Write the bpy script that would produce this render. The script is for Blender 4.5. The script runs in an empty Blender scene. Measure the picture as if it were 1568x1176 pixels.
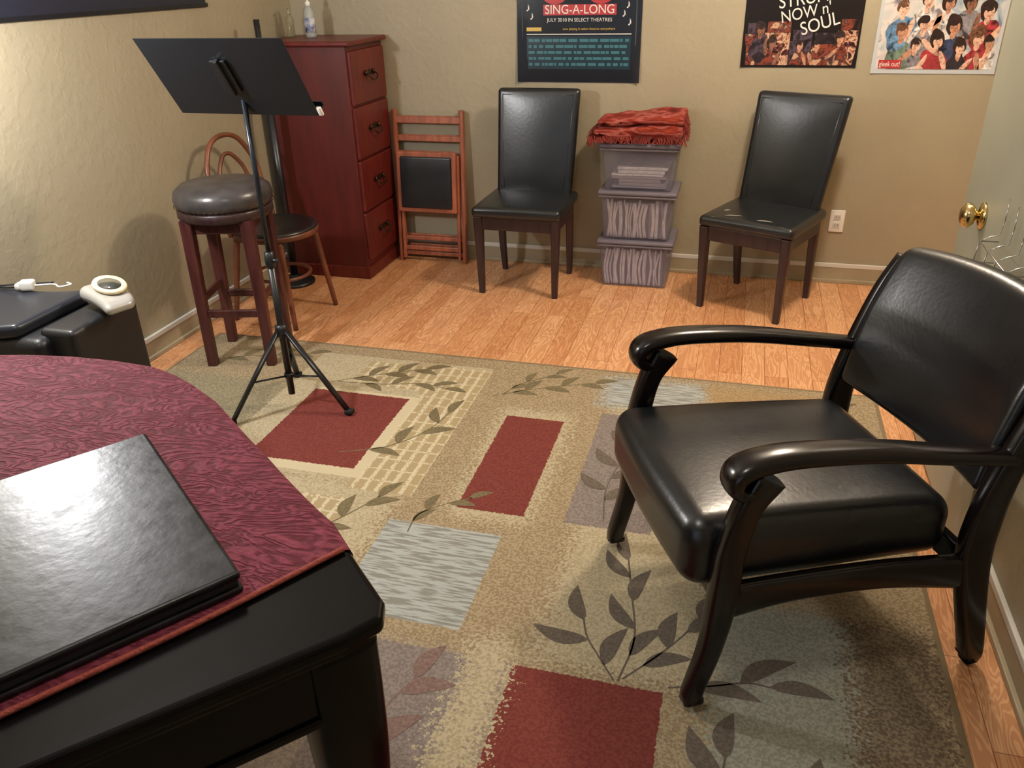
import bpy, bmesh, math, random
import mathutils
from mathutils import Vector, Matrix, Euler, Quaternion
random.seed(7)
SC=bpy.context.scene
try:
    SC.view_settings.view_transform='Standard'; SC.view_settings.look='None'
except Exception: pass

# ------------------------------------------------------------ materials
def srgb(r,g,b):
    f=lambda c:((c/255)/12.92 if c/255<=0.04045 else (((c/255)+0.055)/1.055)**2.4)
    return (f(r),f(g),f(b),1)
MC={}
def mat(name,col,rough=0.5,metal=0,var=0.0,vscale=8,bump=0.0,bscale=60,spec=0.5,col2=None,emis=None,alpha=1,stretch=None,coat=0,detail=4,rvar=0):
    if name in MC: return MC[name]
    m=bpy.data.materials.new(name); m.use_nodes=True; nt=m.node_tree
    p=nt.nodes['Principled BSDF']
    p.inputs['Base Color'].default_value=col; p.inputs['Roughness'].default_value=rough
    p.inputs['Metallic'].default_value=metal; p.inputs['Specular IOR Level'].default_value=spec
    p.inputs['Alpha'].default_value=alpha; p.inputs['Coat Weight'].default_value=coat
    p.inputs['Coat Roughness'].default_value=0.15
    tc=nt.nodes.new('ShaderNodeTexCoord'); mp=nt.nodes.new('ShaderNodeMapping')
    nt.links.new(tc.outputs['Object'],mp.inputs[0])
    if stretch: mp.inputs['Scale'].default_value=stretch
    if var>0 or col2:
        n=nt.nodes.new('ShaderNodeTexNoise'); n.inputs['Scale'].default_value=vscale; n.inputs['Detail'].default_value=detail
        nt.links.new(mp.outputs[0],n.inputs['Vector'])
        r=nt.nodes.new('ShaderNodeValToRGB'); r.color_ramp.elements[0].position=0.35; r.color_ramp.elements[1].position=0.65
        c2=col2 if col2 else tuple(min(1,c*(1+var)) for c in col[:3])+(1,)
        c1=col if col2 else tuple(c*(1-var) for c in col[:3])+(1,)
        r.color_ramp.elements[0].color=c1; r.color_ramp.elements[1].color=c2
        nt.links.new(n.outputs['Fac'],r.inputs[0]); nt.links.new(r.outputs[0],p.inputs['Base Color'])
        if rvar>0:
            mr_=nt.nodes.new('ShaderNodeMapRange'); mr_.inputs[1].default_value=.35; mr_.inputs[2].default_value=.65; mr_.inputs[3].default_value=rough-rvar; mr_.inputs[4].default_value=rough+rvar
            nt.links.new(n.outputs['Fac'],mr_.inputs[0]); nt.links.new(mr_.outputs[0],p.inputs['Roughness'])
    if bump>0:
        n=nt.nodes.new('ShaderNodeTexNoise'); n.inputs['Scale'].default_value=bscale; n.inputs['Detail'].default_value=3
        nt.links.new(mp.outputs[0],n.inputs['Vector'])
        b=nt.nodes.new('ShaderNodeBump'); b.inputs['Strength'].default_value=bump; b.inputs['Distance'].default_value=0.01
        nt.links.new(n.outputs['Fac'],b.inputs['Height']); nt.links.new(b.outputs[0],p.inputs['Normal'])
    if emis:
        p.inputs['Emission Color'].default_value=emis[0]; p.inputs['Emission Strength'].default_value=emis[1]
    MC[name]=m; return m
flat=lambda n,r,g,b,rough=0.6: mat(n,srgb(r,g,b),rough)

M_leather=mat('black_leather',srgb(25,28,31),0.29,bump=0.03,bscale=60,var=0.2,vscale=12,spec=0.7)
M_leather2=mat('black_leather_armchair',srgb(16,19,23),0.29,bump=0.04,bscale=90,var=0.3,vscale=5,spec=0.6,rvar=.018)
M_espresso=mat('espresso_wood',srgb(50,32,32),0.35,var=0.3,vscale=10,stretch=(4,4,.6))
M_darkwood=mat('black_brown_wood',srgb(14,8,9),0.22,var=0.35,vscale=9,spec=.45)
M_cherry=mat('cherry_wood',srgb(96,30,24),0.38,var=0.22,vscale=7,stretch=(5,5,.7))
M_cherry_side=mat('cherry_panel',srgb(84,25,20),0.42,var=0.15,vscale=5,stretch=(5,5,.6))
M_folding=mat('folding_chair_wood',srgb(150,84,58),0.4,var=0.25,vscale=9,stretch=(4,4,.6))
M_bent=mat('bentwood',srgb(108,62,42),0.35,var=0.3,vscale=10)
M_blackmetal=mat('black_powdercoat',srgb(20,22,26),0.35,spec=0.6)
M_gloss=mat('black_lacquer',srgb(5,5,6),0.18,spec=.18)
M_brass=mat('brass',srgb(215,190,135),0.16,metal=1)
M_antique=mat('antique_bronze',srgb(70,50,36),0.35,metal=0.8)
M_chrome=mat('chrome_wire',srgb(190,190,190),0.2,metal=1)
M_white=mat('white_plastic',srgb(235,232,225),0.4)
M_trimwhite=mat('trim_white',srgb(212,210,202),0.5)
M_trimtan=mat('trim_tan',srgb(163,151,124),0.5,var=0.08,vscale=6)

# ------------------------------------------------------------ geometry helpers
def link(o,parent=None):
    bpy.context.collection.objects.link(o)
    if parent: o.parent=parent
    return o
def empty(name,loc=(0,0,0),rz=0,rot=None):
    e=bpy.data.objects.new(name,None); e.location=loc; e.rotation_euler=rot if rot else (0,0,rz); e.empty_display_size=.1
    return link(e)
def obj(parent,name,vs,fs,m,smooth=False,bevel=0,loc=(0,0,0),rot=(0,0,0),mats=None,fmi=None,bseg=2,angle=None):
    me=bpy.data.meshes.new(name); me.from_pydata([tuple(v) for v in vs],[],fs); 
    bm=bmesh.new(); bm.from_mesh(me)
    bmesh.ops.recalc_face_normals(bm,faces=bm.faces); bm.to_mesh(me); bm.free()
    for mm in (mats or [m]): me.materials.append(mm)
    if fmi: me.polygons.foreach_set('material_index',fmi)
    if smooth: me.polygons.foreach_set('use_smooth',[True]*len(me.polygons))
    o=bpy.data.objects.new(name,me); o.location=loc; o.rotation_euler=rot
    link(o,parent)
    if bevel>0:
        b=o.modifiers.new('b','BEVEL'); b.width=bevel; b.segments=bseg; b.limit_method='ANGLE'; b.angle_limit=0.6
    return o
def box(parent,name,lo,hi,m,bevel=0.004,rot=(0,0,0),taper=None):
    c=[(a+b)/2 for a,b in zip(lo,hi)]; h=[abs(b-a)/2 for a,b in zip(lo,hi)]
    vs=[]
    for z in(-1,1):
        t=(taper if (taper and z<0) else 1)
        for x,y in((-1,-1),(1,-1),(1,1),(-1,1)): vs.append((x*h[0]*t,y*h[1]*t,z*h[2]))
    fs=[(0,3,2,1),(4,5,6,7),(0,1,5,4),(1,2,6,5),(2,3,7,6),(3,0,4,7)]
    return obj(parent,name,vs,fs,m,bevel=min(bevel,min(h)*.9),loc=c,rot=rot)
def crv(pts,res=6):
    pts=[Vector(p) for p in pts]
    if len(pts)<3: return pts
    P=[pts[0]*2-pts[1]]+pts+[pts[-1]*2-pts[-2]]; out=[]
    for i in range(1,len(P)-2):
        a,b,c,d=P[i-1:i+3]
        for k in range(res):
            t=k/res
            out.append(.5*((2*b)+(c-a)*t+(2*a-5*b+4*c-d)*t*t+(3*b-a-3*c+d)*t**3))
    out.append(P[-2]); return out
def sweep(parent,name,pts,wh,m,side=None,n=12,e=2.0,res=6,closed=False,smooth=True,**k):
    cp=[Vector(p) for p in pts]
    if not isinstance(wh,list): wh=[wh]*len(cp)
    wh=[(a,a) if not isinstance(a,tuple) else a for a in wh]
    if closed:
        N=len(cp); path=[];ws=[]
        for i in range(N):
            a,b,c,d=cp[i-1],cp[i],cp[(i+1)%N],cp[(i+2)%N]
            for q in range(res):
                t=q/res; path.append(.5*((2*b)+(c-a)*t+(2*a-5*b+4*c-d)*t*t+(3*b-a-3*c+d)*t**3)); ws.append(Vector((*wh[i],0)).lerp(Vector((*wh[(i+1)%N],0)),t))
    else:
        path=crv(cp,res) if len(cp)>2 else cp
        w3=[Vector((*w,0)) for w in wh]; ws=crv(w3,res) if len(cp)>2 else w3
    vs=[];L=len(path); prev=None
    for i,p in enumerate(path):
        if closed: t=(path[(i+1)%L]-path[i-1])
        else: t=(path[min(i+1,L-1)]-path[max(i-1,0)])
        t.normalize()
        if side is not None: s=Vector(side)
        elif prev is None: s=Vector((0,0,1)) if abs(t.z)<.9 else Vector((1,0,0))
        else: s=prev
        s=(s-t*s.dot(t)).normalized(); prev=s; u=t.cross(s)
        for j in range(n):
            a=2*math.pi*j/n; ca,sa=math.cos(a),math.sin(a)
            x=math.copysign(abs(ca)**(2/e),ca)*ws[i][0]; y=math.copysign(abs(sa)**(2/e),sa)*ws[i][1]
            vs.append(p+s*x+u*y)
    fs=[]
    for i in range(L if closed else L-1):
        for j in range(n):
            a=i*n+j;b=i*n+(j+1)%n;c=((i+1)%L)*n+(j+1)%n;d=((i+1)%L)*n+j
            fs.append((a,b,c,d))
    if not closed: fs+= [tuple(range(n-1,-1,-1)),tuple(range((L-1)*n,L*n))]
    o=obj(parent,name,vs,fs,m,smooth=smooth,**k)
    if smooth and not closed:
        for f in (o.data.polygons[-1],o.data.polygons[-2]): f.use_smooth=False
    return o
def cyl(parent,name,a,b,r,m,n=16,r2=None): return sweep(parent,name,[a,b],[r,r2 if r2 is not None else r],m,n=n)
def lathe(parent,name,prof,m,loc=(0,0,0),n=40,rot=(0,0,0),sx=1,sy=1):
    vs=[];fs=[]
    for r,z in prof:
        for j in range(n): a=2*math.pi*j/n; vs.append((r*math.cos(a)*sx,r*math.sin(a)*sy,z))
    for i in range(len(prof)-1):
        for j in range(n): fs.append((i*n+j,i*n+(j+1)%n,(i+1)*n+(j+1)%n,(i+1)*n+j))
    fs+=[tuple(range(n-1,-1,-1)),tuple(range((len(prof)-1)*n,len(prof)*n))]
    return obj(parent,name,vs,fs,m,smooth=True,loc=loc,rot=rot)
def rbox(parent,name,c,size,r,m,deform=None,k=10,rot=(0,0,0),rk=4):
    h=[s/2 for s in size]
    def axis(hh):
        rr=min(r,hh*.98); a=[]
        for i in range(rk): a.append(-hh+rr*(i/rk))
        nn=max(2,k)
        for i in range(nn+1): a.append(-(hh-rr)+2*(hh-rr)*i/nn)
        for i in range(rk): a.append(hh-rr+rr*((i+1)/rk))
        return a
    A=[axis(x) for x in h]; idx={};vs=[];fs=[]
    def V(i,j,q):
        key=(i,j,q)
        if key not in idx:
            p=Vector((A[0][i],A[1][j],A[2][q]))
            inn=Vector([max(-(h[t]-min(r,h[t]*.98)),min(h[t]-min(r,h[t]*.98),p[t])) for t in range(3)])
            d=p-inn
            if d.length>1e-9: p=inn+d.normalized()*r
            if deform: p=Vector(deform(p))
            idx[key]=len(vs); vs.append(p)
        return idx[key]
    nx,ny,nz=[len(a) for a in A]
    for i in range(nx-1):
        for j in range(ny-1):
            for q in (0,nz-1): fs.append((V(i,j,q),V(i+1,j,q),V(i+1,j+1,q),V(i,j+1,q)))
    for i in range(nx-1):
        for q in range(nz-1):
            for j in (0,ny-1): fs.append((V(i,j,q),V(i+1,j,q),V(i+1,j,q+1),V(i,j,q+1)))
    for j in range(ny-1):
        for q in range(nz-1):
            for i in (0,nx-1): fs.append((V(i,j,q),V(i,j+1,q),V(i,j+1,q+1),V(i,j,q+1)))
    return obj(parent,name,vs,fs,m,smooth=True,loc=c,rot=rot)
def prism(parent,name,poly,z0,z1,m,bevel=0.0,bseg=3):
    n=len(poly); vs=[(x,y,z0) for x,y in poly]+[(x,y,z1) for x,y in poly]
    fs=[tuple(range(n-1,-1,-1)),tuple(range(n,2*n))]+[(i,(i+1)%n,n+(i+1)%n,n+i) for i in range(n)]
    return obj(parent,name,vs,fs,m,bevel=bevel,bseg=bseg)
def text(parent,name,body,size,loc,rot,m,ext=0.0006,align='CENTER',sx=1):
    cu=bpy.data.curves.new(name,'FONT'); cu.body=body; cu.size=size; cu.extrude=ext; cu.align_x=align; cu.align_y='CENTER'
    cu.materials.append(m); o=bpy.data.objects.new(name,cu); o.location=loc; o.rotation_euler=rot; o.scale=(sx,1,1)
    return link(o,parent)

# ------------------------------------------------------------ room
XL,YB,XR,XR2,YF,ZC=-2.51,4.48,0.76,1.75,-1.6,2.5
YJ=2.90
def wallmat(name,c):
    m=mat(name,c,0.75,var=0.04,vscale=2.5); nt=m.node_tree; p=nt.nodes['Principled BSDF']
    tc=nt.nodes.new('ShaderNodeTexCoord'); n=nt.nodes.new('ShaderNodeTexNoise'); n.inputs['Scale'].default_value=26; n.inputs['Detail'].default_value=4
    r=nt.nodes.new('ShaderNodeValToRGB'); r.color_ramp.elements[0].position=.48; r.color_ramp.elements[1].position=.6
    b=nt.nodes.new('ShaderNodeBump'); b.inputs['Strength'].default_value=.13; b.inputs['Distance'].default_value=.005
    nt.links.new(tc.outputs['Object'],n.inputs['Vector']); nt.links.new(n.outputs[0],r.inputs[0]); nt.links.new(r.outputs[0],b.inputs['Height']); nt.links.new(b.outputs[0],p.inputs['Normal'])
    p.inputs['Roughness'].default_value=.5
    return m
M_wall=wallmat('wall_paint_olive_tan',srgb(161,151,126))
box(None,'wall_left',(XL-.1,YF,0),(XL,YB,ZC),M_wall,0)
box(None,'wall_back',(XL-.1,YB,0),(XR2+.1,YB+.1,ZC),M_wall,0)
box(None,'wall_right',(XR,YF,0),(XR+.12,YJ-.02,ZC),M_wall,0)
box(None,'wall_right_far',(XR2,YJ-.12,0),(XR2+.1,YB,ZC),M_wall,0)
box(None,'wall_right_return',(XR+.12,YJ-.14,0),(XR2,YJ-.02,ZC),M_wall,0)
WX0,WX1=-2.3,-.1
fw=[((XL-.1,YF-.1,0),(WX0,YF,ZC)),((WX1,YF-.1,0),(XR+.12,YF,ZC)),((WX0,YF-.1,0),(WX1,YF,.35)),((WX0,YF-.1,2.15),(WX1,YF,ZC))]
for i,(a,b) in enumerate(fw): box(None,'wall_front' if i==0 else 'wall_front_%s'%('right','sill','header')[i-1],a,b,M_wall,0)
w=empty('window_1',((WX0+WX1)/2,YF-.05,0)); hw_=(WX1-WX0)/2
for nm,a,b in (('frame_l',(-hw_,-.04,.35),(-hw_+.05,.06,2.15)),('frame_r',(hw_-.05,-.04,.35),(hw_,.06,2.15)),('frame_b',(-hw_,-.04,.35),(hw_,.07,.40)),('frame_t',(-hw_,-.04,2.1),(hw_,.06,2.15)),('mullion',(-.02,-.03,.4),(.02,.04,2.1))): box(w,nm,a,b,M_trimwhite,.003)
box(None,'ceiling',(XL-.1,YF-.1,ZC),(XR2+.1,YB+.1,ZC+.1),mat('ceiling_paint',srgb(222,218,208),.8),0)

# wood laminate floor
mf=bpy.data.materials.new('oak_laminate'); mf.use_nodes=True; nt=mf.node_tree; p=nt.nodes['Principled BSDF']
def N(t,**kw):
    n=nt.nodes.new(t)
    for k_,v in kw.items():
        if k_ in n.inputs.keys(): n.inputs[k_].default_value=v
        else: setattr(n,k_,v)
    return n
tc=N('ShaderNodeTexCoord'); mp=N('ShaderNodeMapping'); mp.inputs['Rotation'].default_value=(0,0,math.pi/2)
nt.links.new(tc.outputs['Object'],mp.inputs[0])
br=N('ShaderNodeTexBrick'); br.offset=.37; br.inputs['Scale'].default_value=1; br.inputs['Brick Width'].default_value=.75; br.inputs['Row Height'].default_value=.095; br.inputs['Mortar Size'].default_value=.0012; br.inputs['Bias'].default_value=0
br.inputs['Color1'].default_value=srgb(212,154,108); br.inputs['Color2'].default_value=srgb(232,180,134); br.inputs['Mortar'].default_value=srgb(150,94,58)
nt.links.new(mp.outputs[0],br.inputs[0])
mp2=N('ShaderNodeMapping'); mp2.inputs['Scale'].default_value=(9,1.3,1); nt.links.new(tc.outputs['Object'],mp2.inputs[0])
n1=N('ShaderNodeTexNoise'); n1.inputs['Scale'].default_value=2.0; n1.inputs['Detail'].default_value=3; n1.inputs['Distortion'].default_value=.8; nt.links.new(mp2.outputs[0],n1.inputs['Vector'])
wv=N('ShaderNodeMath',operation='MULTIPLY'); wv.inputs[1].default_value=70; nt.links.new(n1.outputs[0],wv.inputs[0])
sn=N('ShaderNodeMath',operation='SINE'); nt.links.new(wv.outputs[0],sn.inputs[0])
rr=N('ShaderNodeValToRGB'); rr.color_ramp.elements[0].position=.0; rr.color_ramp.elements[0].color=(.76,.65,.56,1); rr.color_ramp.elements[1].position=.5; rr.color_ramp.elements[1].color=(1,1,1,1)
nt.links.new(sn.outputs[0],rr.inputs[0])
mx=N('ShaderNodeMix',data_type='RGBA',blend_type='MULTIPLY'); mx.inputs[0].default_value=.85
nt.links.new(br.outputs[0],mx.inputs[6]); nt.links.new(rr.outputs[0],mx.inputs[7]); nt.links.new(mx.outputs[2],p.inputs['Base Color'])
p.inputs['Roughness'].default_value=.32
box(None,'floor',(XL-.1,YF-.1,-.1),(XR2+.1,YB+.1,0),mf,0)

def baseboard(name,a,b,axis,depth,sgn):
    e=empty(name)
    def strip(nm,z0,z1,d,m):
        if axis=='x':
            y0=a[1]; lo=(a[0],min(y0,y0+sgn*d),z0); hi=(b[0],max(y0,y0+sgn*d),z1)
        else:
            x0=a[0]; lo=(min(x0,x0+sgn*d),a[1],z0); hi=(max(x0,x0+sgn*d),b[1],z1)
        box(e,nm,lo,hi,m,.003)
    strip('board',0,.085,.012,M_trimtan); strip('cap',.083,.106,.014,M_trimwhite); strip('shoe',0,.020,.024,M_trimtan)
    return e
baseboard('baseboard_back',(XL+.03,YB),(XR2,YB),'x',0,-1)
baseboard('baseboard_left',(XL,YF),(XL,YB),'y',0,1)
baseboard('baseboard_right',(XR,YF),(XR,2.08),'y',0,-1)

# ------------------------------------------------------------ rug
RX0,RX1,RY0,RY1=-2.36,.615,-.5,3.12
mr=bpy.data.materials.new('patterned_rug'); mr.use_nodes=True; nt=mr.node_tree; p=nt.nodes['Principled BSDF']; p.inputs['Roughness'].default_value=.95; p.inputs['Specular IOR Level'].default_value=.1
tc=N('ShaderNodeTexCoord'); nz=N('ShaderNodeTexNoise'); nz.inputs['Scale'].default_value=110; nz.inputs['Detail'].default_value=2
nt.links.new(tc.outputs['Object'],nz.inputs['Vector'])
sub=N('ShaderNodeVectorMath',operation='SUBTRACT'); sub.inputs[1].default_value=(.5,.5,.5); nt.links.new(nz.outputs['Color'],sub.inputs[0])
scl=N('ShaderNodeVectorMath',operation='SCALE'); scl.inputs['Scale'].default_value=.016; nt.links.new(sub.outputs[0],scl.inputs[0])
add=N('ShaderNodeVectorMath',operation='ADD'); nt.links.new(tc.outputs['Object'],add.inputs[0]); nt.links.new(scl.outputs[0],add.inputs[1])
sp=N('ShaderNodeSeparateXYZ'); nt.links.new(add.outputs[0],sp.inputs[0])
scl2=N('ShaderNodeVectorMath',operation='SCALE'); scl2.inputs['Scale'].default_value=.26; nt.links.new(sub.outputs[0],scl2.inputs[0])
add2=N('ShaderNodeVectorMath',operation='ADD'); nt.links.new(tc.outputs['Object'],add2.inputs[0]); nt.links.new(scl2.outputs[0],add2.inputs[1])
spS=N('ShaderNodeSeparateXYZ'); nt.links.new(add2.outputs[0],spS.inputs[0])
def mth(op,a,b):
    n=N('ShaderNodeMath',operation=op)
    for i,v in enumerate((a,b)):
        if isinstance(v,(int,float)): n.inputs[i].default_value=v
        else: nt.links.new(v,n.inputs[i])
    return n.outputs[0]
def rect(x0,x1,y0,y1,soft=False):
    s=spS if soft else sp
    X,Y=s.outputs[0],s.outputs[1]
    a=mth('MULTIPLY',mth('GREATER_THAN',X,x0),mth('LESS_THAN',X,x1)); b=mth('MULTIPLY',mth('GREATER_THAN',Y,y0),mth('LESS_THAN',Y,y1))
    return mth('MULTIPLY',a,b)
n3=N('ShaderNodeTexNoise'); n3.inputs['Scale'].default_value=130; n3.inputs['Detail'].default_value=5; nt.links.new(tc.outputs['Object'],n3.inputs['Vector'])
def ramp2(src,p0,c0,p1,c1):
    r=N('ShaderNodeValToRGB'); r.color_ramp.elements[0].position=p0; r.color_ramp.elements[0].color=c0; r.color_ramp.elements[1].position=p1; r.color_ramp.elements[1].color=c1
    nt.links.new(src,r.inputs[0]); return r.outputs[0]
cur=ramp2(n3.outputs[0],.44,srgb(140,123,96),.56,srgb(166,150,122))
def over(mask,col):
    global cur
    m_=N('ShaderNodeMix',data_type='RGBA'); nt.links.new(mask,m_.inputs[0]); nt.links.new(cur,m_.inputs[6])
    if isinstance(col,tuple): m_.inputs[7].default_value=col
    else: nt.links.new(col,m_.inputs[7])
    cur=m_.outputs[2]
light=ramp2(n3.outputs[0],.42,srgb(162,150,122),.55,srgb(182,170,142))
olive=ramp2(n3.outputs[0],.42,srgb(126,118,95),.58,srgb(150,141,115))
grey=ramp2(n3.outputs[0],.42,srgb(134,123,112),.58,srgb(153,142,129))
greyv=ramp2(n3.outputs[0],.42,srgb(120,110,105),.58,srgb(140,130,124))
bluegrey=ramp2(n3.outputs[0],.42,srgb(134,133,120),.58,srgb(156,155,141))
dark=ramp2(n3.outputs[0],.42,srgb(104,91,76),.60,srgb(140,125,102))
mpS=N('ShaderNodeMapping'); mpS.inputs['Scale'].default_value=(12,110,1); nt.links.new(tc.outputs['Object'],mpS.inputs[0])
nS=N('ShaderNodeTexNoise'); nS.inputs['Scale'].default_value=1.; nS.inputs['Detail'].default_value=4; nt.links.new(mpS.outputs[0],nS.inputs['Vector'])
bluest=ramp2(nS.outputs[0],.44,srgb(134,134,126),.53,srgb(168,173,171))
over(rect(-.38,.03,1.45,3.0,True),light)
over(rect(-.97,-.40,.2,1.42,True),grey)
over(rect(-1.75,-.98,1.2,2.08,True),light)
over(rect(-2.36,-1.75,1.6,2.7,True),olive)
over(rect(-1.75,-.94,2.08,3.02),light)
gx=mth('LESS_THAN',mth('PINGPONG',mth('ADD',sp.outputs[0],10.),.022),.0075); gy=mth('LESS_THAN',mth('PINGPONG',mth('ADD',sp.outputs[1],10.),.034),.0035)
gb=mth('GREATER_THAN',nz.outputs['Fac'],.40)
grid=mth('MULTIPLY',mth('MAXIMUM',gx,gy),gb)
creamg=N('ShaderNodeMix',data_type='RGBA'); nt.links.new(grid,creamg.inputs[0]); creamg.inputs[6].default_value=srgb(166,149,115); creamg.inputs[7].default_value=srgb(200,190,162)
over(rect(-1.18,-.94,2.04,3.0),creamg.outputs[2])
over(rect(-1.5,-1.12,2.76,2.98),creamg.outputs[2])
over(rect(-1.48,-1.12,1.84,1.98),creamg.outputs[2])
over(rect(-1.60,-1.16,2.10,2.70),srgb(196,184,154))
redm=ramp2(n3.outputs[0],.4,srgb(110,54,49),.6,srgb(124,65,58))
over(rect(-1.62,-1.20,2.15,2.68),redm)
over(rect(-.80,-.52,1.97,2.70,True),light)
over(rect(-.775,-.55,2.02,2.64),redm)
over(rect(-.96,-.59,1.50,1.91),bluest)
over(rect(-.42,-.15,2.02,2.74),greyv)
over(rect(-.45,-.04,2.80,3.06,True),bluest)
over(rect(-.04,.46,2.84,3.06,True),ramp2(n3.outputs[0],.4,srgb(148,124,90),.6,srgb(168,144,108)))
over(rect(-.82,-.54,.6,1.42),greyv)
over(rect(.05,.42,.9,1.78,True),bluegrey)
over(rect(.38,.60,.4,1.78,True),dark)
over(rect(-.42,-.05,.72,1.42),redm)
over(rect(-.54,-.43,.4,1.5,True),light)
inner=rect(RX0+.015,RX1-.015,RY0+.015,RY1-.015)
over(mth('SUBTRACT',1.,inner),srgb(130,114,90))
nt.links.new(cur,p.inputs['Base Color'])
n4=N('ShaderNodeTexNoise'); n4.inputs['Scale'].default_value=260; nt.links.new(tc.outputs['Object'],n4.inputs['Vector'])
b=N('ShaderNodeBump'); b.inputs['Strength'].default_value=.5; b.inputs['Distance'].default_value=.004; nt.links.new(n4.outputs[0],b.inputs['Height']); nt.links.new(b.outputs[0],p.inputs['Normal'])
rug=empty('area_rug')
prism(rug,'pile',[(RX0,RY0),(RX1,RY0),(RX1,RY1),(RX0,RY1)],.0003,.0055,mr,bevel=.002)
def leafmat(n,c): return mat(n,c,.95,var=.2,vscale=120,spec=.1)
ML_olive=leafmat('leaf_olive',srgb(114,103,78)); ML_taupe=leafmat('leaf_taupe',srgb(102,93,83)); ML_pink=leafmat('leaf_mauve',srgb(124,102,95))
def leaf(vs,fs,x,y,ang,L,W,z):
    n=8; base=len(vs)
    up=[];dn=[]
    for i in range(n+1):
        t=i/n; w=W*math.sin(math.pi*t**.8)**.9*.5 if 0<t<1 else 0
        cx=L*t; cy=.10*L*math.sin(math.pi*t)
        up.append((cx,cy+w)); dn.append((cx,cy-w))
    pts=[up[0]]+up[1:-1]+[up[-1]]+dn[-2:0:-1]
    ca,sa=math.cos(ang),math.sin(ang)
    for a,b_ in pts: vs.append((x+a*ca-b_*sa,y+a*sa+b_*ca,z))
    fs.append(tuple(range(base,base+len(pts))))
def spray(name,pts,n,L,W,m,sw=.005,z=.0060,spread=.6,fr=.2):
    path=crv([(a,b_,0) for a,b_ in pts],10); vs=[];fs=[]
    for i,q in enumerate(path[:-1]):
        q2=path[i+1]; d=(q2-q).normalized(); nn=Vector((-d.y,d.x,0))*sw*.5; b0=len(vs)
        for v in (q-nn,q2-nn,q2+nn,q+nn): vs.append((v.x,v.y,z))
        fs.append((b0,b0+1,b0+2,b0+3))
    for i in range(n):
        t=fr+(1-fr)*i/max(1,n-1); k_=min(len(path)-2,int(t*(len(path)-1))); q=path[k_]; d=path[k_+1]-path[k_]
        a=math.atan2(d.y,d.x); sgn=1 if i%2 else -1
        if i==n-1: sgn=0
        s=1-.25*abs(t-.5)
        leaf(vs,fs,q.x,q.y,a+sgn*spread,L*s,W*s,z+.0002*(i%3))
    obj(rug,name,vs,fs,m)
spray('leaf_spray_a',[(-1.60,2.74),(-1.45,2.84),(-1.34,2.90),(-1.22,2.96)],6,.13,.045,ML_olive)
spray('leaf_spray_a2',[(-1.56,2.76),(-1.36,2.78),(-1.2,2.82),(-1.08,2.80)],5,.12,.04,ML_olive)
spray('leaf_spray_b',[(-1.30,2.24),(-1.14,2.32),(-1.04,2.46),(-1.0,2.62)],5,.14,.045,ML_olive)
spray('leaf_spray_c',[(-.88,2.78),(-.76,2.86),(-.62,2.93),(-.48,2.99)],6,.12,.042,ML_olive)
spray('leaf_spray_c2',[(-.84,2.80),(-.8,2.9),(-.72,2.98),(-.66,3.04)],4,.10,.035,ML_olive)
spray('leaf_spray_d',[(-1.22,1.74),(-1.14,1.84),(-1.08,1.94),(-1.04,2.02)],4,.13,.045,ML_olive)
spray('leaf_spray_e',[(-.88,1.86),(-.88,1.95),(-.82,2.02),(-.74,2.08)],4,.10,.036,ML_olive)
spray('leaf_spray_f',[(-.30,2.05),(-.32,2.25),(-.28,2.5),(-.24,2.7)],9,.14,.05,ML_taupe,spread=.9)
spray('leaf_spray_g',[(-.16,1.43),(-.14,1.58),(-.17,1.75),(-.20,1.90)],5,.15,.045,ML_taupe,spread=.45)
spray('leaf_spray_h',[(-.15,1.44),(-.08,1.53),(-.02,1.62),(.02,1.70)],4,.14,.048,ML_taupe,spread=.5)
spray('leaf_spray_i',[(-.17,1.43),(-.22,1.50),(-.26,1.56),(-.28,1.62)],3,.16,.050,ML_taupe,spread=.9)
spray('leaf_spray_j',[(-.04,1.44),(.06,1.47),(.14,1.50),(.20,1.50)],3,.17,.05,ML_taupe,spread=.35)
spray('leaf_spray_k',[(-.62,.80),(-.66,1.0),(-.68,1.2),(-.64,1.33)],6,.15,.055,ML_pink,spread=.8)
spray('leaf_spray_l',[(.06,1.10),(.09,1.20),(.10,1.28)],3,.15,.055,ML_taupe,spread=.7)
spray('leaf_spray_m',[(.12,2.9),(.25,2.96),(.34,2.9),(.46,2.98)],5,.12,.045,ML_olive)
spray('leaf_spray_n',[(-2.25,2.8),(-2.1,2.9),(-1.95,2.94),(-1.8,3.0)],6,.12,.045,ML_olive)
spray('leaf_spray_o',[(.28,1.0),(.3,1.12),(.30,1.22)],3,.13,.05,ML_taupe)
RZ=.0085

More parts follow.
